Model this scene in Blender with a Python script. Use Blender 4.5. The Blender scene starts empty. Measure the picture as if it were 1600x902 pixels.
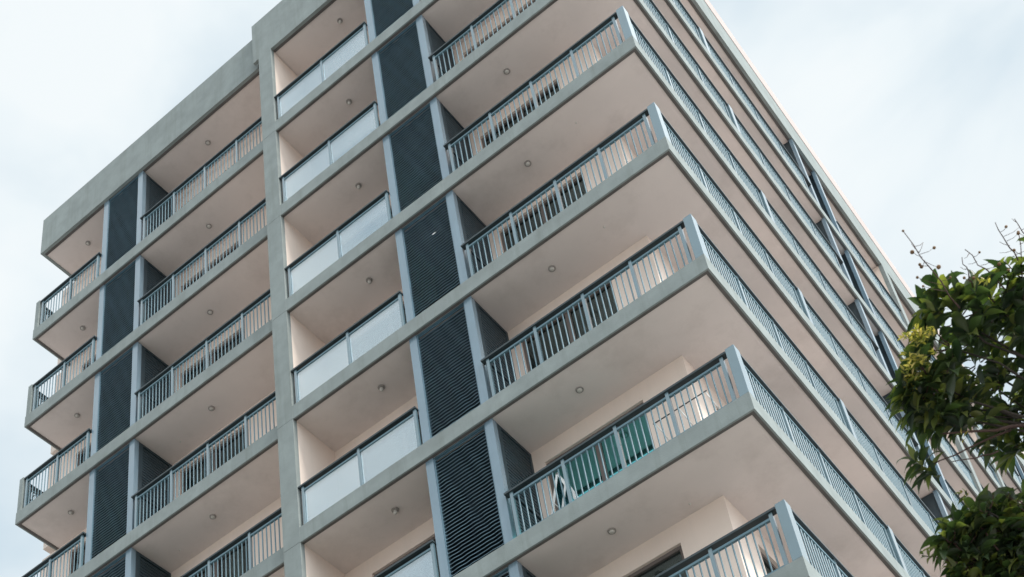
import bpy, bmesh, math, random
from mathutils import Vector, Matrix
R = math.radians
scene = bpy.context.scene
col = scene.collection

# ------------------------------------------------------------------ camera
CF, CRX, CRY, CRZ = 2473.992, 2.2301, 0.12441, 0.64763      # focal in px of a 1600 px wide frame
CAMP = Vector((4.258, -14.089, -12.340))
EXACT = None
cam_d = bpy.data.cameras.new('camera')
cam = bpy.data.objects.new('camera', cam_d); col.objects.link(cam)
cam.location = CAMP
cam.rotation_mode = 'XYZ'
cam.rotation_euler = (CRX, CRY, CRZ)
cam_d.sensor_fit = 'HORIZONTAL'; cam_d.sensor_width = 36.0
cam_d.lens = 36.0 * CF / 1600.0
cam_d.shift_x = 0.0003
cam_d.shift_y = 676.06 / 1600.0
cam_d.clip_start = 0.1; cam_d.clip_end = 2500
cam_d.dof.use_dof = True; cam_d.dof.focus_distance = 24.0; cam_d.dof.aperture_fstop = 3.6
scene.camera = cam
MR = cam.rotation_euler.to_matrix()

def at(u, v, dist):
    """point in the world seen at photo pixel (u, v), dist metres away"""
    q = Vector(((u - 799.5) / CF, -(v - 1127.06) / CF, -1.0))
    r = (MR @ q).normalized()
    return CAMP + r * dist

# ------------------------------------------------------------------ world, sun, exposure
SUN_DIR = Vector((1.0, -0.12, 0.95)).normalized()
el = math.asin(SUN_DIR.z); az = math.atan2(SUN_DIR.x, SUN_DIR.y)
w = bpy.data.worlds.new('World'); scene.world = w; w.use_nodes = True
nt = w.node_tree; nt.nodes.clear()
def N(t, typ, **kw):
    n = t.nodes.new(typ)
    for k, v in kw.items(): setattr(n, k, v)
    return n
out = N(nt, 'ShaderNodeOutputWorld')
sky = N(nt, 'ShaderNodeTexSky', sky_type='NISHITA', sun_disc=False, sun_elevation=el, sun_rotation=az)
sky.air_density = 1.0; sky.dust_density = 2.0
b1 = N(nt, 'ShaderNodeBackground'); b1.inputs[1].default_value = 0.10
nt.links.new(sky.outputs[0], b1.inputs[0])
b2 = N(nt, 'ShaderNodeBackground'); b2.inputs[1].default_value = 0.70      # the cloud deck
tc = N(nt, 'ShaderNodeTexCoord'); mp = N(nt, 'ShaderNodeMapping'); mp.inputs['Scale'].default_value = (1, 1, 1.6)
n1 = N(nt, 'ShaderNodeTexNoise'); n1.inputs['Scale'].default_value = 4.5; n1.inputs['Detail'].default_value = 5; n1.inputs['Roughness'].default_value = .5
n1.inputs['Distortion'].default_value = .35
nt.links.new(tc.outputs['Generated'], mp.inputs[0]); nt.links.new(mp.outputs[0], n1.inputs[0])
cr = N(nt, 'ShaderNodeValToRGB')
cr.color_ramp.elements[0].position = .34; cr.color_ramp.elements[0].color = (.72, .85, .925, 1)
cr.color_ramp.elements[1].position = .62; cr.color_ramp.elements[1].color = (.925, .98, 1.0, 1)
nt.links.new(n1.outputs[0], cr.inputs[0]); nt.links.new(cr.outputs[0], b2.inputs[0])
vd = N(nt, 'ShaderNodeVectorMath', operation='DOT_PRODUCT'); nt.links.new(tc.outputs['Generated'], vd.inputs[0]); vd.inputs[1].default_value = SUN_DIR
ms = N(nt, 'ShaderNodeMapRange'); ms.interpolation_type = 'SMOOTHSTEP'
ms.inputs['From Min'].default_value = .55; ms.inputs['From Max'].default_value = 1.0
ms.inputs['To Min'].default_value = .625; ms.inputs['To Max'].default_value = 2.2
nt.links.new(vd.outputs['Value'], ms.inputs[0]); nt.links.new(ms.outputs[0], b2.inputs[1])
cr2 = N(nt, 'ShaderNodeValToRGB')
cr2.color_ramp.elements[0].position = .25; cr2.color_ramp.elements[0].color = (.80, .80, .80, 1)
cr2.color_ramp.elements[1].position = .55; cr2.color_ramp.elements[1].color = (.97, .97, .97, 1)
nt.links.new(n1.outputs[0], cr2.inputs[0])
mx = N(nt, 'ShaderNodeMixShader')
nt.links.new(cr2.outputs[0], mx.inputs[0]); nt.links.new(b1.outputs[0], mx.inputs[1]); nt.links.new(b2.outputs[0], mx.inputs[2])
nt.links.new(mx.outputs[0], out.inputs[0])

sd = bpy.data.lights.new('sun', 'SUN'); sd.energy = 1.9; sd.angle = R(12); sd.color = (1.0, .95, .88)
so = bpy.data.objects.new('sun', sd); col.objects.link(so)
so.rotation_euler = SUN_DIR.to_track_quat('Z', 'Y').to_euler(); so.location = (60, -20, 60)

scene.view_settings.view_transform = 'Standard'; scene.view_settings.look = 'None'
scene.view_settings.exposure = 0.68; scene.view_settings.gamma = 1.0
scene.cycles.max_bounces = 8; scene.cycles.diffuse_bounces = 4; scene.cycles.transparent_max_bounces = 16

# ------------------------------------------------------------------ materials
MATS = {}
def mat(name, base, rough=.6, metal=0.0, var=.12, scale=1.2, stain=None, stain_amt=0.0, bump=0.0, bscale=40, spec=.5, streak=False, coat=0.0):
    m = bpy.data.materials.new(name); m.use_nodes = True
    t = m.node_tree; bs = t.nodes['Principled BSDF']
    bs.inputs['Roughness'].default_value = rough; bs.inputs['Metallic'].default_value = metal
    bs.inputs['Specular IOR Level'].default_value = spec
    bs.inputs['Coat Weight'].default_value = coat; bs.inputs['Coat Roughness'].default_value = .12
    g = N(t, 'ShaderNodeNewGeometry')
    ns = N(t, 'ShaderNodeTexNoise'); ns.inputs['Scale'].default_value = scale; ns.inputs['Detail'].default_value = 6; ns.inputs['Roughness'].default_value = .6
    t.links.new(g.outputs['Position'], ns.inputs[0])
    rp = N(t, 'ShaderNodeValToRGB')
    rp.color_ramp.elements[0].position = .3; rp.color_ramp.elements[1].position = .7
    rp.color_ramp.elements[0].color = tuple(c * (1 - var) for c in base) + (1,)
    rp.color_ramp.elements[1].color = tuple(min(1, c * (1 + var)) for c in base) + (1,)
    t.links.new(ns.outputs[0], rp.inputs[0])
    last = rp.outputs[0]
    if stain:
        n2 = N(t, 'ShaderNodeTexNoise'); n2.inputs['Detail'].default_value = 8; n2.inputs['Roughness'].default_value = .7
        if streak:
            mm = N(t, 'ShaderNodeMapping'); mm.inputs['Scale'].default_value = (5.0, 5.0, .35)
            t.links.new(g.outputs['Position'], mm.inputs[0]); t.links.new(mm.outputs[0], n2.inputs[0]); n2.inputs['Scale'].default_value = 1.0
        else:
            t.links.new(g.outputs['Position'], n2.inputs[0]); n2.inputs['Scale'].default_value = scale * 2.3
        r2 = N(t, 'ShaderNodeValToRGB'); r2.color_ramp.elements[0].position = .5; r2.color_ramp.elements[1].position = .78
        r2.color_ramp.elements[1].color = (stain_amt,) * 3 + (1,)
        t.links.new(n2.outputs[0], r2.inputs[0])
        mxn = N(t, 'ShaderNodeMix', data_type='RGBA')
        t.links.new(r2.outputs[0], mxn.inputs[0]); t.links.new(last, mxn.inputs[6]); mxn.inputs[7].default_value = tuple(stain) + (1,)
        last = mxn.outputs[2]
    t.links.new(last, bs.inputs['Base Color'])
    if bump:
        n3 = N(t, 'ShaderNodeTexNoise'); n3.inputs['Scale'].default_value = bscale; n3.inputs['Detail'].default_value = 4
        t.links.new(g.outputs['Position'], n3.inputs[0])
        bp = N(t, 'ShaderNodeBump'); bp.inputs['Strength'].default_value = bump; bp.inputs['Distance'].default_value = .01
        t.links.new(n3.outputs[0], bp.inputs['Height']); t.links.new(bp.outputs[0], bs.inputs['Normal'])
    MATS[name] = m
    return m
M_CONC = mat('grey_render', (.235, .266, .260), .85, var=.13, scale=2.3, stain=(.165, .185, .17), stain_amt=.7, bump=.25, streak=True)
M_SOFF = mat('peach_soffit_paint', (.735, .65, .615), .8, var=.06, scale=.6, stain=(.55, .475, .44), stain_amt=.6, bump=.08, bscale=25)
M_WALL = mat('cream_wall_paint', (.82, .69, .605), .8, var=.04, scale=.7, stain=(.62, .55, .50), stain_amt=.3, bump=.1, streak=True)
M_DRIP = mat('dark_drip_groove', (.115, .105, .10), .9, var=.2, scale=3)
M_RAIL = mat('blue_grey_metal_paint', (.115, .20, .24), .38, var=.07, scale=2.0, spec=.5)
M_POST = mat('blue_grey_gloss_paint', (.125, .20, .235), .25, var=.06, scale=2.0, spec=1.0, coat=1.0)
M_FIN = mat('pale_blue_fin_paint', (.17, .245, .30), .25, coat=.8, var=.08, scale=1.2, stain=(.28, .37, .42), stain_amt=.4, streak=True)
M_DARKRAIL = mat('shaded_handrail_paint', (.030, .044, .050), .4, var=.1, scale=2)  # shade of the handrail's underside is put into this near-black base colour
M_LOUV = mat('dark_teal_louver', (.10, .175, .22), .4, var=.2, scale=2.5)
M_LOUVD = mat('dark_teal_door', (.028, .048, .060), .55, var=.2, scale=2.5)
M_DFRAME = mat('bronze_door_frame', (.14, .115, .105), .45, var=.1)
M_LAMPB = mat('lamp_base_plastic', (.33, .30, .28), .6)
M_LAMP = mat('lamp_bulb_white', (.58, .55, .51), .4, var=.03)
M_CURT = mat('beige_curtain', (.50, .43, .38), .9, var=.12, scale=5)
M_CURT2 = mat('teal_curtain', (.07, .46, .46), .9, var=.25, scale=4)
M_HEM = mat('cyan_towel', (.18, .62, .66), .9, var=.12, scale=6)
M_CURT3 = mat('grey_curtain', (.16, .16, .16), .9, var=.2, scale=4)
M_WHITE = mat('white_enamel', (.78, .78, .77), .4, var=.03)
M_BLACK = mat('black_iron', (.02, .02, .022), .5, var=.1)
M_DIMFLOOR = mat('bounce_cutting_grey', (.20, .19, .18), .5, var=.1, scale=2)  # grey of the added floor sheets, keeps sunlit bounce low
M_ROOM = mat('room_lining', (.16, .145, .13), .9)
M_PAVE = mat('pale_paving', (.37, .355, .345), .9, var=.12, scale=.15, stain=(.3, .29, .28), stain_amt=.5, bump=.2)
M_ROAD = mat('asphalt', (.055, .055, .058), .9, var=.2, scale=.8, bump=.3)
M_BARK = mat('grey_brown_bark', (.040, .031, .025), .9, var=.35, scale=9, bump=.6)
M_TWIG = mat('reddish_twig', (.075, .040, .032), .8, var=.3, scale=12)
M_FRUIT = mat('brown_fruitlet', (.16, .085, .035), .7, var=.3, scale=20)

def glass_mat(name, tint, white, refl, gcol=(.93, .97, 1), rmax=None, rough=.02):
    m = bpy.data.materials.new(name); m.use_nodes = True
    t = m.node_tree; t.nodes.clear()
    o = N(t, 'ShaderNodeOutputMaterial')
    tr = N(t, 'ShaderNodeBsdfTransparent'); tr.inputs[0].default_value = tint + (1,)
    df = N(t, 'ShaderNodeBsdfDiffuse'); df.inputs[0].default_value = (.72, .78, .80, 1)
    tl = N(t, 'ShaderNodeBsdfTranslucent'); tl.inputs[0].default_value = (.72, .78, .80, 1)
    ad = N(t, 'ShaderNodeMixShader'); ad.inputs[0].default_value = .5
    t.links.new(df.outputs[0], ad.inputs[1]); t.links.new(tl.outputs[0], ad.inputs[2])
    m1 = N(t, 'ShaderNodeMixShader'); m1.inputs[0].default_value = white
    t.links.new(tr.outputs[0], m1.inputs[1]); t.links.new(ad.outputs[0], m1.inputs[2])
    gl = N(t, 'ShaderNodeBsdfGlossy'); gl.inputs['Roughness'].default_value = rough; gl.inputs[0].default_value = gcol + (1,)
    lw = N(t, 'ShaderNodeLayerWeight'); lw.inputs[0].default_value = .5
    mr = N(t, 'ShaderNodeMapRange'); mr.inputs['To Min'].default_value = refl; mr.inputs['To Max'].default_value = min(1, refl + .5) if rmax is None else rmax
    t.links.new(lw.outputs['Fresnel'], mr.inputs[0])
    m2 = N(t, 'ShaderNodeMixShader')
    t.links.new(mr.outputs[0], m2.inputs[0]); t.links.new(m1.outputs[0], m2.inputs[1]); t.links.new(gl.outputs[0], m2.inputs[2])
    t.links.new(m2.outputs[0], o.inputs[0])
    return m
M_BGLASS = glass_mat('balustrade_glass', (.97, .985, .99), .03, .32, (.90, .97, 1))
M_DGLASS = glass_mat('door_glass', (.60, .66, .66), 0.0, .06, (.72, .86, .92), .40)
M_TGLASS = glass_mat('teal_mirror_glass', (.25, .62, .62), 0.0, .50, (.26, .84, .88), .9)

# ------------------------------------------------------------------ mesh helpers
class MB:
    def __init__(s): s.bm = bmesh.new()
    def box(s, x0, x1, y0, y1, z0, z1):
        c = [s.bm.verts.new((x, y, z)) for x in (x0, x1) for y in (y0, y1) for z in (z0, z1)]
        for f in ((0,1,3,2),(4,6,7,5),(0,4,5,1),(2,3,7,6),(0,2,6,4),(1,5,7,3)):
            s.bm.faces.new([c[i] for i in f])
        return s
    def quad(s, pts):
        s.bm.faces.new([s.bm.verts.new(p) for p in pts]); return s
    def tube(s, pts, r, n=6, cap=True):
        pts = [Vector(p) for p in pts]; rings = []
        rr = r if isinstance(r, (list, tuple)) else [r] * len(pts)
        for i, p in enumerate(pts):
            d = (pts[min(i+1, len(pts)-1)] - pts[max(i-1, 0)]).normalized()
            a = d.cross(Vector((0, 0, 1)) if abs(d.z) < .9 else Vector((1, 0, 0))).normalized(); b = d.cross(a)
            rings.append([s.bm.verts.new(p + (a * math.cos(2*math.pi*k/n) + b * math.sin(2*math.pi*k/n)) * rr[i]) for k in range(n)])
        for i in range(len(rings)-1):
            for k in range(n):
                f = s.bm.faces.new((rings[i][k], rings[i][(k+1) % n], rings[i+1][(k+1) % n], rings[i+1][k])); f.smooth = True
        if cap:
            s.bm.faces.new(rings[0][::-1]); s.bm.faces.new(rings[-1])
        return s
    def ball(s, c, r, seg=8, flat=1.0):
        g = bmesh.ops.create_uvsphere(s.bm, u_segments=seg, v_segments=max(4, seg//2+1), radius=r)
        for v in g['verts']: v.co = Vector((v.co.x, v.co.y, v.co.z*flat)) + Vector(c)
        for f in {f for v in g['verts'] for f in v.link_faces}: f.smooth = True
        return s
    def build(s, name, m, parent=None, loc=(0,0,0), rz=0.0, bevel=0.0):
        if bevel:
            bmesh.ops.bevel(s.bm, geom=list(s.bm.edges), offset=bevel, segments=2, affect='EDGES')
        bmesh.ops.recalc_face_normals(s.bm, faces=s.bm.faces)
        me = bpy.data.meshes.new(name); s.bm.to_mesh(me); s.bm.free()
        me.materials.append(m)
        o = bpy.data.objects.new(name, me); col.objects.link(o)
        o.location = loc; o.rotation_euler = (0, 0, rz)
        if parent is not None: o.parent = parent
        return o
def tag(o, label=None, cat=None, group=None, kind=None):
    for k, v in (('label', label), ('category', cat), ('group', group), ('kind', kind)):
        if v: o[k] = v
    return o
def empty(name, loc, rz=0.0):
    o = bpy.data.objects.new(name, None); col.objects.link(o); o.location = loc; o.rotation_euler = (0, 0, rz); o.empty_display_size = .3
    return o
def copy_part(o, parent, loc, kids=True):
    c = o.copy(); col.objects.link(c); c.parent = parent; c.location = loc
    for ch in [x for x in col.objects if x.parent == o] if kids else []:
        d = ch.copy(); col.objects.link(d); d.parent = c
    return c

# ------------------------------------------------------------------ ground
GZ = -13.95
H, T = 3.0, 0.336
tag(MB().box(-900, 900, -900, 900, GZ-1, GZ).build('ground', M_PAVE), kind='structure')
tag(MB().box(-13, .5, -23, -3.2, GZ+.003, GZ+.05).build('added_dark_lawn', mat('added_dark_grass', (.075, .105, .050), .95, var=.3, scale=3, bump=.5)), kind='structure')  # unseen dark grass, added to weaken ground bounce on the front soffits
tag(MB().box(-900, 900, -34, -26, GZ+.002, GZ+.006).build('road', M_ROAD), kind='structure')

# ------------------------------------------------------------------ the apartment building
XR, XP0, XP1, XL = 0.0, -8.232, -7.864, -15.66
YL = 0.146                     # the left half stands back this far
XF, XG, WF = -3.959, -5.13, .15    # right fin's right edge, left fin's right edge, fin width
LF, LG = -12.164, -13.327
YF = .071
XW, YW, YWL, XWL = -1.13, 1.09, 1.215, -16.1
YB = 28.0
ZR, ZT, ZTL = 21.242, 22.82, 22.615
SF1, SF2 = 9.86, 11.03         # fins of the side face (near edges)
SP1, SP2 = 14.76, 18.55        # pillars of the side face
SG1, SG2 = 22.7, 23.87
root = empty('apartment_building', (0, 0, GZ))
tag(root, 'tall apartment block with grey slab edges, peach soffits, railed balconies and dark louvre bays', 'apartment building')
OFF = Vector((0, 0, -GZ))
def put(mb, name, m, loc=(0, 0, 0), parent=None, **kw):
    """part of the building; loc is in world coordinates"""
    if parent is None: return mb.build(name, m, root, Vector(loc) + OFF, **kw)
    return mb.build(name, m, parent, loc, **kw)

FLOORS = list(range(-3, 7))
DET = list(range(-1, 7))       # floors with all their parts

# floor slabs
def slab_parts(loc, top=T):
    e = .03
    s = MB().box(XP1-.19, XR-e, e, YB-e, .02, top-.004)
    s.box(XL+e, XP1-.194, YL+e, YB-e, .02, top-.004)
    o = put(s, 'floor_slab', M_SOFF, loc)
    f = MB()
    f.box(XP1, XR, 0, e, 0, top); f.box(XL, XP0, YL, YL+e, 0, top)
    f.box(XR-e, XR, e, YB, 0, top); f.box(XL, XL+e, YL+e, YWL, 0, top)
    f.build('fascia', M_CONC, o)
    MB().box(XP1+.002, XR-.14, .14, YW, top-.002, top+.004).box(XW+.002, XR-.14, YW+.003, YB-.1, top-.002, top+.004).box(XL+.14, XP0-.002, YL+.14, YWL, top-.002, top+.004).build('added_floor_sheet', M_DIMFLOOR, o)  # unseen grey floor sheets, added to cut sunlit bounce onto wall and soffit
    g = MB(); e += .0006; w = .082
    g.box(XP1+.002, XR-e, e, w, .005, .03); g.box(XL+e, XP0-.002, YL+e, YL+w, .005, .03)
    g.box(XR-w, XR-e, w, YB-.1, .005, .03); g.box(XL+e, XL+w, YL+w, YWL, .005, .03)
    g.build('drip_groove', M_DRIP, o)
    return o
s0 = slab_parts((0, 0, 0))
for n in FLOORS:
    if n: copy_part(s0, root, Vector((0, 0, n*H)) + OFF)

# roof slab and parapets
o = put(MB().box(XP1-.3, XR-.073, .073, YB, .02, .25).box(XL+.073, XP1-.304, YL+.073, YB, .02, .25), 'roof', M_SOFF, (0, 0, ZR))
put(MB().box(XP0-.165, XR, 0, .07, 0, ZT-ZR).box(XP0-.165, XR, .07, .2, .3, ZT-ZR), 'parapet', M_CONC, (0, 0, ZR))
put(MB().box(XL, XP0-.168, YL, YL+.07, 0, ZTL-ZR).box(XL, XL+.07, YL+.07, YWL+.4, 0, ZTL-ZR).box(XL+.07, XP0-.168, YL+.07, YL+.2, .3, ZTL-ZR), 'parapet', M_CONC, (0, 0, ZR))
o = put(MB().box(XR-.07, XR, .073, YB, 0, 22.42-ZR).box(XR-.2, XR-.07, .203, YB, .3, 22.42-ZR), 'parapet', M_CONC, (0, 0, ZR))
MB().box(-.203, .012, .203, YB, 22.423-ZR, 23.05-ZR).build('coping', mat('pinkish_coping_paint', (.46, .385, .36), .8, var=.05), o)
put(MB().box(XR-.135, XR-.073, .135, YB, 0, .02).box(XP1, XR-.073, .073, .135, 0, .02).box(XL+.073, XP0, YL+.073, YL+.135, 0, .02), 'drip_groove', M_DRIP, (0, 0, ZR+.002))

# pillars: grey face segments with thin joints, cream party wall behind
def pillar_front(z0, z1):
    return MB().box(XP0, XP1, -.004, .1, z0+.008, z1)
for n in FLOORS:
    put(pillar_front(0, H if n < 6 else ZR-18-.004), 'pillar', M_CONC, (0, 0, n*H))
def side_pillar(y):
    p = MB()
    for n in FLOORS: p.box(-.1, .004, y, y+.34, n*H+.008, (n+1)*H if n < 6 else ZR)
    o = put(p, 'pillar', M_CONC)
    MB().box(XW, -.1, y+.003, y+.337, -9, ZR).build('party_wall', M_WALL, o)
side_pillar(SP1); side_pillar(SP2)
put(MB().box(XP0+.003, XP1-.003, .1, YWL+.1, -9, ZR), 'party_wall', M_WALL)

# walls of the core: per storey, with door openings
DOORH = 2.32
def wall_run(mb, a, b, y0, y1, openings, axis='x'):
    def bx(p, q, z0, z1):
        if axis == 'x': mb.box(p, q, y0, y1, z0, z1)
        else: mb.box(y0, y1, p, q, z0, z1)
    z1 = H + .02
    cur = a
    for p, q in openings:
        bx(cur, p, T, z1); bx(p, q, T+DOORH, z1); cur = q
    bx(cur, b, T, z1)
D_A = (-3.76, -1.92); D_B = (-7.30, -5.46); D_C = (-11.95, -10.11); D_D = (-15.2, -13.8)
SIDE_D = [(1.9, 3.9), (6.0, 8.0), (12.0, 13.8), (15.7, 17.6), (19.6, 21.6), (24.8, 26.6)]
def storey_walls():
    m = MB()
    wall_run(m, XP1-.003, XW, YW, YW+.2, [D_B, D_A])
    wall_run(m, XWL, XP0+.003, YWL, YWL+.2, [D_D, D_C])
    wall_run(m, YW+.2, YB, XW-.2, XW, SIDE_D, 'y')
    m.box(XWL, XWL+.2, YWL+.2, YB, T, H+.02); m.box(XWL+.2, XW-.2, YB-.2, YB, T, H+.02)
    # rooms' dividing walls and a rear lining
    for x in (-5.2, -8.05, -12.9): m.box(x-.08, x+.08, YWL+.2, 6, T, H+.02)
    m.box(XWL+.2, XW-.2, 6, 6.1, T, H+.02)
    for y in (4.85, 10.5, 14.9, 18.7, 23.3): m.box(-5, XW-.2, y, y+.1, T, H+.02)
    m.box(-5.1, -5, 6.1, YB-.2, T, H+.02)
    return m
w0 = put(storey_walls(), 'wall', M_WALL, (0, 0, -3*H))
for n in FLOORS[1:]: copy_part(w0, root, Vector((0, 0, n*H)) + OFF)
put(MB().box(XWL, XW, YWL, YB, ZR-.24, ZR-.001).box(-8.2, XW, YW, YWL, ZR-.24, ZR-.001), 'wall', M_WALL)
put(MB().box(XWL+.5, XW-.4, 2.2, YB-1, GZ, -9), 'ground_floor_wall', M_CONC)
cols = MB()
for x in (-.5, -4.6, -8.05, -12.7, -15.2):
    for y in (.6, 7, 14.9, 22, 27): cols.box(x-.2, x+.2, y-.2, y+.2, GZ, -9)
put(cols, 'ground_floor_column', M_CONC)

# sliding doors (frame, panes, curtain)
def door(w, curtain='none', cm=None):
    fr = MB(); d = .06
    fr.box(0, .055, .05, .13, 0, DOORH); fr.box(w-.055, w, .05, .13, 0, DOORH); fr.box(.055, w-.055, .05, .13, DOORH-.06, DOORH); fr.box(.055, w-.055, .05, .13, 0, .05)
    fr.box(w/2-.05, w/2+.05, .06, .12, .05, DOORH-.06)
    return fr
def add_door(x, y, z, w, rz=0.0, curtain=None, cov=(0, 1), hem=False, gm=None):
    gm = gm or M_DGLASS
    d = door(w).build('sliding_door', M_DFRAME, root, Vector((x, y, z)) + OFF, rz)
    MB().box(.055, w/2-.05, .088, .094, .05, DOORH-.06).build('pane', gm, d)
    MB().box(w/2+.05, w-.055, .088, .094, .05, DOORH-.06).build('pane', gm, d)
    if curtain:
        c = MB(); a, b = w*cov[0]+.03, w*cov[1]-.03; k = int((b-a)/.035); pr = None
        for i in range(k+1):
            xx = a+(b-a)*i/k; yy = .24 + .03*math.sin(i*1.35) + .012*math.sin(i*.47)
            cur = (c.bm.verts.new((xx, yy, .28 if hem else .04)), c.bm.verts.new((xx, yy*.6+.095, DOORH-.03)))
            if pr: c.bm.faces.new((pr[0], cur[0], cur[1], pr[1]))
            pr = cur
        c.build('curtain', curtain, d)
    return d
rnd = random.Random(5)
CPLAN = {6: M_CURT, 5: M_CURT, 4: M_CURT3, 3: None, 2: None, 1: M_CURT2, 0: None, -1: None}
for n in DET:
    z = n*H + T
    add_door(D_A[0], YW, z, 1.84, 0, CPLAN[n], (0, 1) if n in (6, 5, 1) else (.0, .55), gm=M_TGLASS if n == 1 else None)
    add_door(D_B[0], YW, z, 1.84, 0, (M_CURT, M_CURT3)[n % 2], (.1, .9))
    add_door(D_C[0], YWL, z, 1.84, 0, (M_CURT, M_CURT3, M_CURT)[n % 3], (0, (.5, 1, .8)[n % 3]))
    add_door(D_D[0], YWL, z, 1.40, 0, M_CURT3, (.3, 1))
    for a, b in SIDE_D:
        # facing +x: local x runs along world +y, local -y is outwards
        add_door(XW, a, z, b-a, R(90))

# fins and louvre bays
def louver_slats(w, h, pitch=.074):
    m = MB(); k = int((h-.06)/pitch)
    p = (h-.06)/k
    for i in range(k):
        z = .03 + p*(i+.5)
        # blade leans: outer edge low, inner edge high; its outer lip is a small flat
        y0, y1, t = .0, .046, .011
        K = 22; prev = None; ph = i*.83
        for q in range(K+1):
            x = .02 + (w-.04)*q/K
            dz = (.0035*math.sin(x*31+ph) + .002*math.sin(x*13-ph*1.7))
            dy = .004*math.sin(x*22+ph*.6)
            cur = [m.bm.verts.new(c) for c in ((x, y0+dy, z-.026+dz), (x, y0+dy, z-.026+t+dz), (x, y1, z+.022+t), (x, y1, z+.022))]
            if prev:
                for a in range(4):
                    b = (a+1) % 4
                    m.bm.faces.new((prev[a], prev[b], cur[b], cur[a]))
            prev = cur
    m.box(0, .02, 0, .05, 0, h); m.box(w-.02, w, 0, .05, 0, h)
    m.box(.02, w-.02, 0, .05, 0, .02); m.box(.02, w-.02, 0, .05, h-.02, h)
    return m
HB = H - T                     # clear storey height
HTOP = ZR - 18 - T
def fin(h): return MB().box(0, WF, 0, .11, 0, h)
def return_panel(L, h, flip):
    """dark louvred screen at right angles to the front; runs back along +y, faces +x"""
    m = MB(); x0, x1 = 0, .05
    zs = ((0, .06), (1.18, 1.25), (h-.06, h))
    m.box(x0, x1, 0, .11, 0, h); m.box(x0, x1, L-.06, L, 0, h)
    for a, b in zs: m.box(x0, x1, .11, L-.06, a, b)
    k = int(h/.074); p = h/k
    for i in range(k):
        z = p*(i+.5)
        if any(a-.05 < z < b+.05 for a, b in zs): continue
        m.box(x0+.018, x1-.012, .11, L-.06, z-.029, z+.027)
    m.box(x0+.005, x0+.014, .11, L-.06, .06, h-.06)
    return m
def louver_bay(xr, xl, y, yw, n, proto={}):
    h = HB if n < 6 else HTOP
    z = n*H + T
    hh = h - .002
    # fins: right and left
    for x in (xr-WF, xl-WF):
        put(fin(hh), 'fin', M_FIN, (x, y+YF, z))
    w_ = xr-WF-xl
    lp = put(louver_slats(w_-.004, hh-.006), 'louver_panel', M_LOUV, (xl+.002, y+YF+.014, z+.002))
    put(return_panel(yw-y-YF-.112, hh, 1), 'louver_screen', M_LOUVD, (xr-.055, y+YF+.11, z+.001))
    put(MB().box(-.1, w_+.09, 0, .02, 0, hh-.021), 'bay_shade_sheet', M_LOUVD, (xl+.002, yw-.024, z+.001))  # dark sheets at back and ceiling, added for the shade inside the bay
    put(MB().box(-.1, w_+.092, .112, yw-y-YF-.002, hh-.02, hh-.004), 'bay_shade_sheet', M_LOUVD, (xl+.002, y+YF, z+.001))
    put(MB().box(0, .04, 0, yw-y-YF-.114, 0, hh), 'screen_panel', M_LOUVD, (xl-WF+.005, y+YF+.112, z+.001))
    return lp
for n in DET:
    p = louver_bay(XF, XG, 0, YW, n)
    if n == 3:
        MB().box(.62, .69, -.012, -.004, 1.86, 1.888).build('paper_tag', M_WHITE, p)
    louver_bay(LF, LG, YL, YWL, n)
# side-face louvre bays (outward is +x)
for (a, b) in ((SF1, SF2), (SG1, SG2)):
    for n in DET:
        h = (HB if n < 6 else HTOP) - .002; z = n*H+T
        for y in (a, b): put(MB().box(-.11, -.03, 0, WF, 0, h), 'fin', M_FIN, (0, y, z))
        o = put(louver_slats(b-a-WF-.004, h-.03), 'louver_panel', M_LOUV, (-.20, a+WF+.002, z+.004), rz=R(90))
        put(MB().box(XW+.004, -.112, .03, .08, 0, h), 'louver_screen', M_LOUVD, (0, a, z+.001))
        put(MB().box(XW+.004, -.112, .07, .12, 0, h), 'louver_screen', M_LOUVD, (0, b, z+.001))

# railings
RH0, RH1 = .925, .960
def railing(L, posts, glass=False, start_gap=0, end_gap=0):
    m = MB()
    m.box(0, L, -.052, .052, RH0, RH1)                       # flat handrail
    o = m.build('glass_railing' if glass else 'railing', M_DARKRAIL)
    r = MB(); r.box(posts[0], posts[-1], -.02, .02, .825, .862)
    r.build('top_rail', M_RAIL, o)
    for p in posts:
        MB().box(p-.026, p+.026, -.026, .026, 0, RH0-.002).build('post', M_POST, o)
    if glass:
        for a, b in zip(posts[:-1], posts[1:]):
            MB().box(a+.034, b-.034, -.006, .006, .05, .822).build('glass_pane', M_BGLASS, o)
        r = MB(); r.box(posts[0]+.03, posts[-1]-.03, -.018, .018, .02, .048); r.build('bottom_rail', M_RAIL, o)
    else:
        b = MB()
        for p, q in zip(posts[:-1], posts[1:]):
            k = max(1, round((q-p)/.098))
            for i in range(1, k):
                x = p+(q-p)*i/k
                b.tube([(x, 0, .06), (x, 0, .826)], .0122, 6, cap=False)
        b.build('balusters', M_RAIL, o)
        r = MB(); r.box(posts[0]+.026, posts[-1]-.026, -.018, .018, .03, .06); r.build('bottom_rail', M_RAIL, o)
    return o
def big_post(m=M_RAIL): return MB().box(-.14, 0, 0, .17, 0, .985)
def rep(o, loc, rz=0.0, floors=DET):
    """place a railing on every storey"""
    kids = [x for x in col.objects if x.parent == o]
    for i, n in enumerate(floors):
        if i == 0: c = o
        else:
            c = o.copy(); col.objects.link(c)
            for ch in kids:
                d = ch.copy(); col.objects.link(d); d.parent = c
        c.parent = root; c.location = Vector((loc[0], loc[1], n*H+T)) + OFF; c.rotation_euler = (0, 0, rz)
def rel(s, xs): return [x-s for x in xs]
rep(railing(3.80, rel(-3.95, (-3.84, -2.92, -2.01, -1.13, -.24))), (-3.95, .062))
rep(railing(2.56, rel(-7.86, (-7.775, -6.54, -5.34)), glass=True), (-7.86, .062))
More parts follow.
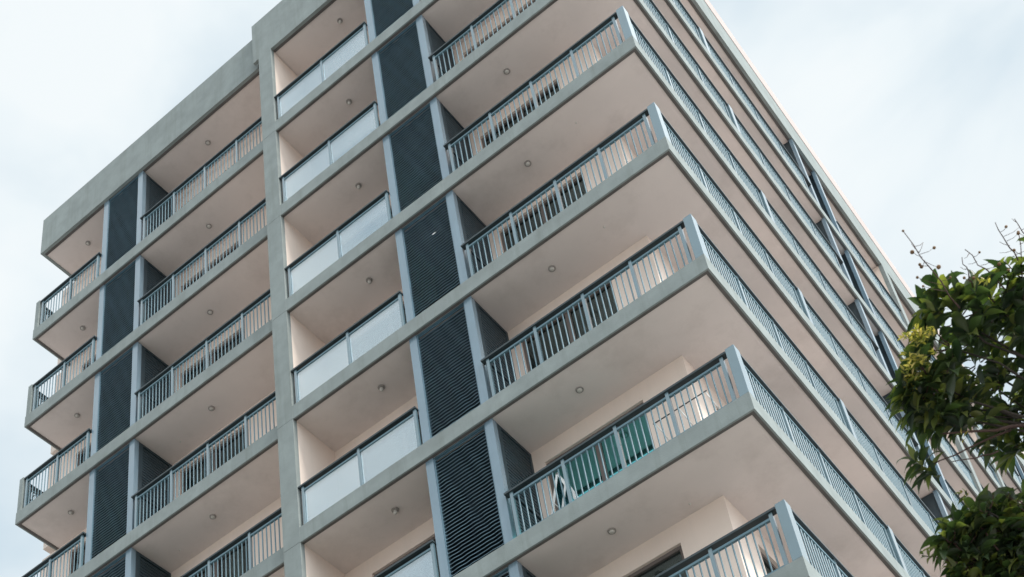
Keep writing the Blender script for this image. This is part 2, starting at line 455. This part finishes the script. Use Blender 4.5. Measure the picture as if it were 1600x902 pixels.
rep(railing(3.90, rel(-12.15, (-12.04, -11.09, -10.13, -9.16, -8.30))), (-12.15, YL+.062))
rep(railing(2.02, rel(-15.51, (-15.45, -14.49, -13.57))), (-15.51, YL+.062))
rep(railing(4.62, rel(.165, (.27, 1.40, 2.50, 3.61, 4.66))), (-.062, .165), R(90))
rep(railing(4.92, rel(4.935, (5.03, 6.07, 7.19, 8.33, 9.45))), (-.062, 4.935), R(90))
rep(railing(3.55, rel(11.19, (11.30, 12.40, 13.50, 14.62))), (-.062, 11.19), R(90))
rep(railing(3.42, rel(15.11, (15.22, 16.8, 18.42)), glass=True), (-.062, 15.11), R(90))
rep(railing(3.75, rel(18.90, (19.02, 20.2, 21.4, 22.58))), (-.062, 18.90), R(90))
rep(railing(3.75, rel(24.03, (24.15, 25.3, 26.5, 27.65))), (-.062, 24.03), R(90))
rep(railing(.86, (.05, .80)), (XL+.062, YL+.19), R(90))
bp0 = big_post().build('corner_post', M_POST, None, bevel=.006)
def rep1(o, loc, floors=DET):
    for i, n in enumerate(floors):
        c = o if i == 0 else o.copy()
        if i: col.objects.link(c)
        c.parent = root; c.location = Vector((loc[0], loc[1], n*H+T)) + OFF
rep1(bp0, (-.004, .004, 0))
c = bp0.copy(); col.objects.link(c); rep1(c, (-.004, 4.77, 0))
c = bp0.copy(); col.objects.link(c); rep1(c, (-.004, 27.79, 0))
rep1(MB().box(0, .125, 0, .17, 0, 1.0).build('corner_post', M_CONC, None, bevel=.006), (XL+.01, YL+.004, 0))
# black scroll brackets at the left ends
def arc(c, r, a0, a1, k=10): return [Vector(c) + Vector((r*math.cos(a0+(a1-a0)*i/k), 0, r*math.sin(a0+(a1-a0)*i/k))) for i in range(k+1)]
sb = MB()
sb.tube([(0, 0, .96), (.02, 0, .82), (.08, 0, .70), (.18, 0, .60), (.30, 0, .53), (.44, 0, .44)], .015, 6)
sb.tube(arc((.11, 0, .50), .075, .4, 5.4), .011, 6); sb.tube(arc((.25, 0, .42), .06, .4, 5.4), .010, 6)
rep1(sb.build('scroll_bracket', M_BLACK, None), (-15.585, YL+.26, 0))

# ceiling lamps
def lamp(flat=False):
    o = MB().tube([(0, 0, 0), (0, 0, -.018)], .062, 14).build('ceiling_light', M_LAMPB)
    if flat: MB().ball((0, 0, -.022), .042, 10, .5).build('bulb', M_LAMP, o)
    else:
        b = MB(); b.tube([(0, 0, -.018), (0, 0, -.05)], .026, 10); b.ball((0, 0, -.068), .036, 10); b.build('bulb', M_LAMP, o)
    return o
for k, (x, y, fl) in enumerate(((-2.65, .56, True), (-6.29, .53, False), (-10.54, .71, True), (-14.6, .70, True), (-.58, 4.2, True), (-.58, 7.4, True), (-.58, 13, True))):
    o = lamp(fl)
    kids = [c for c in col.objects if c.parent == o]
    zs = [n*H+.018 for n in range(0, 7)] + [ZR+.018]
    for i, z in enumerate(zs):
        c = o if i == 0 else o.copy()
        if i:
            col.objects.link(c)
            for ch in kids:
                d = ch.copy(); col.objects.link(d); d.parent = c
        c.parent = root; c.location = Vector((x, y, z)) + OFF
for n in (1, 3, 4):
    put(MB().ball((0, 0, 0), .018, 8), 'ceiling_hook', M_LAMP, (-1.56, .9 if n == 1 else .5, n*H+.015))
    put(MB().ball((0, 0, 0), .018, 8), 'ceiling_hook', M_LAMP, (-11.6, .9, n*H+.015))

# ------------------------------------------------------------------ loose things on the balconies
ZB = 1*H + T
r = empty('folding_airer', (-3.22, .5, ZB))
tag(r, 'white folding A-frame airer standing behind the railing, left of the teal glass door', 'folding airer')
for yy in (-.11, .11):
    for sx in (-1, 1):
        m = MB(); a_ = Vector((0, yy, 1.14)); b_ = Vector((sx*.34, yy, 0)); n_ = (b_-a_).normalized().cross(Vector((0, 1, 0)))*.017
        for dy in (0,):
            v = [m.bm.verts.new(p) for p in (a_-n_+Vector((0,-.006,0)), a_+n_+Vector((0,-.006,0)), b_+n_+Vector((0,-.006,0)), b_-n_+Vector((0,-.006,0)),
                                             a_-n_+Vector((0,.006,0)), a_+n_+Vector((0,.006,0)), b_+n_+Vector((0,.006,0)), b_-n_+Vector((0,.006,0)))]
            for f in ((0,1,2,3),(7,6,5,4),(0,4,5,1),(1,5,6,2),(2,6,7,3),(3,7,4,0)): m.bm.faces.new([v[k] for k in f])
        m.build('leg', M_WHITE, r)
for x_, z_ in ((0, 1.12), (.15, .62), (-.15, .62), (.27, .22), (-.27, .22)):
    MB().tube([(x_, -.11, z_), (x_, .11, z_)], .009, 6).build('crossbar', M_WHITE, r)
r = empty('wall_clothes_bar', (-1.76, 1.08, ZB+1.2))
tag(r, 'thin dark clothes drying bar fixed to the cream wall right of the teal glass door', 'clothes bar')
MB().tube([(0, -.23, .24), (.92, -.23, .24)], .010, 6).build('bar', M_DARKRAIL, r)
for x_ in (.03, .44, .89):
    MB().tube([(x_, -.23, .24), (x_+.06, 0, 0)], .009, 6).build('bracket', M_WHITE, r)
r = empty('potted_plant', (-14.95, YL+.45, 2*H+T))
tag(r, 'small potted plant with yellow green leaves behind the lowest left end railing', 'potted plant')
MB().tube([(0, 0, 0), (0, 0, .22), (0, 0, .24)], [.09, .13, .13], 12).build('pot', mat('terracotta_pot', (.35, .14, .08), .8), r)

# ------------------------------------------------------------------ tree
def leaf_mat(name, c0, c1, c2, trans=.45):
    m = bpy.data.materials.new(name); m.use_nodes = True
    t = m.node_tree; bs = t.nodes['Principled BSDF']; o = t.nodes['Material Output']
    g = N(t, 'ShaderNodeNewGeometry')
    rp = N(t, 'ShaderNodeValToRGB')
    rp.color_ramp.elements[0].color = c0+(1,); rp.color_ramp.elements[1].color = c2+(1,)
    e = rp.color_ramp.elements.new(.6); e.color = c1+(1,)
    t.links.new(g.outputs['Random Per Island'], rp.inputs[0])
    t.links.new(rp.outputs[0], bs.inputs['Base Color'])
    bs.inputs['Roughness'].default_value = .34; bs.inputs['Specular IOR Level'].default_value = .55
    tl = N(t, 'ShaderNodeBsdfTranslucent')
    hs = N(t, 'ShaderNodeMix', data_type='RGBA', blend_type='MULTIPLY'); hs.inputs[0].default_value = 1
    hs.inputs[7].default_value = (1.5, 1.7, .6, 1); t.links.new(rp.outputs[0], hs.inputs[6]); t.links.new(hs.outputs[2], tl.inputs[0])
    mxs = N(t, 'ShaderNodeMixShader'); mxs.inputs[0].default_value = trans
    t.links.new(bs.outputs[0], mxs.inputs[1]); t.links.new(tl.outputs[0], mxs.inputs[2]); t.links.new(mxs.outputs[0], o.inputs[0])
    return m
M_LEAF = leaf_mat('mango_leaf', (.024, .042, .026), (.055, .082, .038), (.19, .20, .065))
M_YLEAF = leaf_mat('young_yellow_leaf', (.10, .12, .035), (.36, .29, .09), (.66, .50, .22))
rt = random.Random(11)
def leaf(bm, base, d, up, L, W, droop):
    d = d.normalized(); side = d.cross(up)
    if side.length < .05: side = d.cross(Vector((1, 0, 0)))
    side.normalize(); nrm = side.cross(d).normalized()
    rows = []; p = Vector(base); K = 6
    wp = (.10, .62, 1.0, .95, .62, .28, .02)
    for i in range(K+1):
        f = i/K
        dd = (d + Vector((0, 0, -1)) * droop * f * f * 1.3).normalized()
        if i: p = p + dd * (L/K)
        nn = side.cross(dd).normalized(); h = W * wp[i] * .5
        rows.append([bm.verts.new(p - side*h + nn*h*.35), bm.verts.new(p), bm.verts.new(p + side*h + nn*h*.35)])
    for a, b in zip(rows[:-1], rows[1:]):
        for j in (0, 1):
            f = bm.faces.new((a[j], a[j+1], b[j+1], b[j])); f.smooth = True
def rosette(bm, p, axis, n, L=.19, droop=.8):
    axis = axis.normalized(); a = axis.orthogonal().normalized(); b = axis.cross(a)
    ph = rt.uniform(0, 6.28)
    for i in range(n):
        th = ph + i*2.399 + rt.uniform(-.25, .25); tilt = rt.uniform(.55, 1.35)
        d = axis*math.cos(tilt) + (a*math.cos(th)+b*math.sin(th))*math.sin(tilt)
        l = L*rt.uniform(.65, 1.12)
        leaf(bm, p - axis*rt.uniform(0, .07), d, Vector((rt.uniform(-.5, .5), rt.uniform(-.5, .5), 1)), l, l*rt.uniform(.24, .32), droop*rt.uniform(.5, 1.4))

tree = empty('mango_tree', (5.6, -4.6, GZ))
tag(tree, 'leafy dark green tree with long drooping leaves in the foreground before the building', 'tree')
TO = Vector(tree.location)
def tbuild(mb, name, m):
    for v in mb.bm.verts: v.co -= TO
    return mb.build(name, m, tree)
# crown masses: (photo u, v, distance, radius, count)
masses = [
 (1500, 500, 13.0, .30, 9), (1560, 480, 13.2, .36, 11), (1600, 440, 13.1, .30, 11), (1475, 470, 12.9, .16, 3), (1490, 545, 12.8, .26, 8),
 (1450, 590, 12.7, .24, 17), (1440, 630, 12.7, .20, 15), (1480, 620, 12.9, .28, 13), (1530, 570, 13.3, .3, 5), (1510, 640, 12.9, .20, 6),
 (1590, 560, 13.4, .32, 7), (1650, 520, 13.2, .45, 16), (1590, 650, 13.3, .22, 6), (1640, 640, 13.2, .3, 18), (1455, 650, 12.8, .14, 6), (1420, 610, 12.6, .10, 5),
 (1560, 610, 13.1, .22, 4), (1500, 655, 12.8, .10, 4), (1560, 655, 13.1, .16, 5), (1585, 700, 13.2, .14, 4), (1545, 690, 13.0, .08, 2),
 (1530, 830, 12.4, .26, 26), (1580, 850, 12.6, .30, 30), (1510, 880, 12.3, .24, 20), (1620, 820, 12.6, .3, 22), (1570, 900, 12.5, .4, 40), (1490, 850, 12.2, .12, 7), (1545, 800, 12.3, .14, 8),
 (1640, 900, 12.8, .6, 50), (1560, 990, 12.5, .6, 60), (1750, 560, 13.4, 1.0, 90), (1760, 850, 13.2, 1.0, 90), (1700, 1050, 13, 1.0, 80), (1900, 700, 13.6, 1.2, 90),
]
crown = MB(); limbs = MB(); twigs = MB()
hub_top = at(1900, 760, 13.2); hub_low = at(1850, 980, 13.0)
base = Vector((5.6, -4.6, GZ))
fork = base + Vector((-.15, .1, 5.6))
tr = MB(); tr.tube([base, base+Vector((.03, 0, 1.6)), base+Vector((-.1, .06, 3.6)), fork], [.24, .19, .17, .15], 12)
tbuild(tr, 'trunk', M_BARK)
def curve(a, b, k=5, wob=.06, sag=0.0):
    pts = []
    for i in range(k+1):
        f = i/k; p = a.lerp(b, f)
        if 0 < i < k: p += Vector((rt.uniform(-wob, wob), rt.uniform(-wob, wob), rt.uniform(-wob, wob)))
        p.z += sag*4*f*(1-f); pts.append(p)
    return pts
for h in (hub_top, hub_low): limbs.tube(curve(fork, h, 6, .1), [.13, .11, .10, .085, .075, .065, .06], 8)
for (u, v, dist, rad, cnt) in masses:
    c = at(u, v, dist)
    hub = hub_top if v < 760 else hub_low
    if rad > .13:
        start = hub.lerp(c, .0)
        limbs.tube(curve(start, c, 6, .07, .05), [.026, .022, .018, .015, .012, .009, .007], 6)
    for _ in range(cnt):
        while True:
            q = Vector((rt.uniform(-1, 1), rt.uniform(-1, 1), rt.uniform(-1, 1)))
            if q.length <= 1: break
        p = c + q*rad
        ax = (q*.8 + Vector((0, 0, .45)) + (c-hub).normalized()*.5)
        rosette(crown.bm, p, ax, rt.randint(5, 8), .29 if v < 560 else .23, 1.2)
        st = c + q*rad*.2
        twigs.tube([st, st.lerp(p, .5)+Vector((0, 0, -.02)), p], [.007, .005, .003], 4, cap=False)
# the single hanging spray below the upper crown, and stray tips
for (u, v, dist, n_, L) in ((1440, 728, 12.6, 11, .25), (1425, 718, 12.6, 8, .20), (1455, 738, 12.6, 9, .22), (1500, 770, 12.4, 5, .09), (1440, 865, 12.2, 5, .08), (1505, 640, 12.8, 6, .2), (1528, 600, 12.8, 6, .2), (1465, 452, 12.9, 7, .30), (1502, 462, 12.9, 8, .28), (1452, 482, 12.8, 6, .28), (1560, 430, 13, 6, .18)):
    rosette(crown.bm, at(u, v, dist), Vector((-.3, -.2, .4)), n_, L, 1.1)
for a, b, r0, r1 in (((1600, 665, 12.8), (1470, 678, 12.6), .016, .006), ((1580, 672, 12.8), (1450, 730, 12.6), .010, .004), ((1560, 705, 12.7), (1487, 722, 12.6), .007, .003),
                     ((1560, 860, 12.3), (1502, 778, 12.4), .008, .003), ((1500, 880, 12.2), (1440, 868, 12.2), .006, .003), ((1600, 790, 12.5), (1560, 765, 12.4), .006, .002), ((1580, 800, 12.5), (1575, 760, 12.4), .005, .002)):
    twigs.tube(curve(at(*a), at(*b), 6, .012), [r0+(r1-r0)*i/6 for i in range(7)], 6)
tbuild(limbs, 'branch', M_BARK)
tbuild(twigs, 'twig', M_TWIG)
tbuild(crown, 'crown', M_LEAF)
yl = MB()
for (u, v, sp, cnt) in ((1430, 524, 15, 16), (1448, 518, 10, 7), (1420, 560, 9, 7), (1420, 588, 11, 12), (1440, 555, 14, 7), (1535, 440, 5, 2), (1503, 772, 4, 1), (1500, 676, 3, 1)):
    for _ in range(cnt):
        rosette(yl.bm, at(u+rt.gauss(0, sp*.6), v+rt.gauss(0, sp*.6), 12.5+rt.uniform(-.06, .1)), Vector((rt.uniform(-1, .3), rt.uniform(-1, .3), rt.uniform(0, 1))), 5, .062, .7)
tbuild(yl, 'young_leaves', M_YLEAF)
pl = MB()
for i in range(14):
    rosette(pl.bm, Vector((rt.uniform(-.16, .16), rt.uniform(-.16, .16), .3+.045*i)), Vector((rt.uniform(-1, 1), rt.uniform(-1, 1), .8)), 6, .17, .7)
pl.build('leaves', M_YLEAF, r)
# bare flower stalks with fruitlets
st = MB(); fr = MB()
def stalk(u0, v0, u1, v1, dist, subs):
    a, b = at(u0, v0, dist), at(u1, v1, dist)
    st.tube(curve(a, b, 6, .012), [.0065, .006, .0055, .005, .004, .0035, .003], 5)
    for (f, du, dv, ball) in subs:
        p = a.lerp(b, f); u = u0+(u1-u0)*f+du; v = v0+(v1-v0)*f+dv
        q = at(u, v, dist+rt.uniform(-.08, .08))
        mid = p.lerp(q, .55) + Vector((0, 0, -.012))
        st.tube([p, mid, q], [.003, .0022, .0016], 4)
        if ball: fr.ball(q, ball, 8)
stalk(1500, 482, 1411, 361, 12.7, [(1, 0, 0, .010), (.70, 22, -10, .013), (.66, -16, -8, .017), (.60, 20, 8, .018), (.72, -12, -14, 0), (.55, -14, -2, .012), (.72, 6, -16, .0), (.35, 16, -6, .010),
      (.30, -40, -12, .012), (.22, -38, -8, .010), (.62, -5, 10, .015), (.80, 14, -6, .0)])
stalk(1570, 452, 1508, 390, 12.9, [(1, 0, 0, 0), (.8, 10, -8, .010), (.7, -14, 4, 0), (.6, 14, -6, .014), (.5, 22, -8, .016), (.4, 30, -4, .015), (.35, -20, 6, .012), (.2, -18, 10, 0), (.9, -8, 8, 0)])
stalk(1600, 420, 1555, 348, 13.0, [(1, 0, 0, 0), (.8, 8, -8, .012), (.6, 18, -12, .014), (.5, -16, -6, 0), (.4, -20, 4, 0), (.3, 26, -14, .012), (.7, 24, -14, 0)])
stalk(1625, 400, 1585, 342, 13.1, [(.9, -8, -6, 0), (.7, 10, -10, .012), (.5, -14, -8, .012), (.4, 8, -16, 0)])
stalk(1520, 450, 1503, 402, 12.9, [(.6, -10, -4, .0), (.4, 8, 4, .014), (.2, -10, -6, .012)])
stalk(1600, 470, 1592, 366, 13.0, [(.7, -10, -6, .013), (.5, 10, -8, .012), (.35, -14, -10, .012), (.85, 8, -6, 0)])
tbuild(st, 'flower_stalk', M_TWIG)
tbuild(fr, 'fruitlets', M_FRUIT)
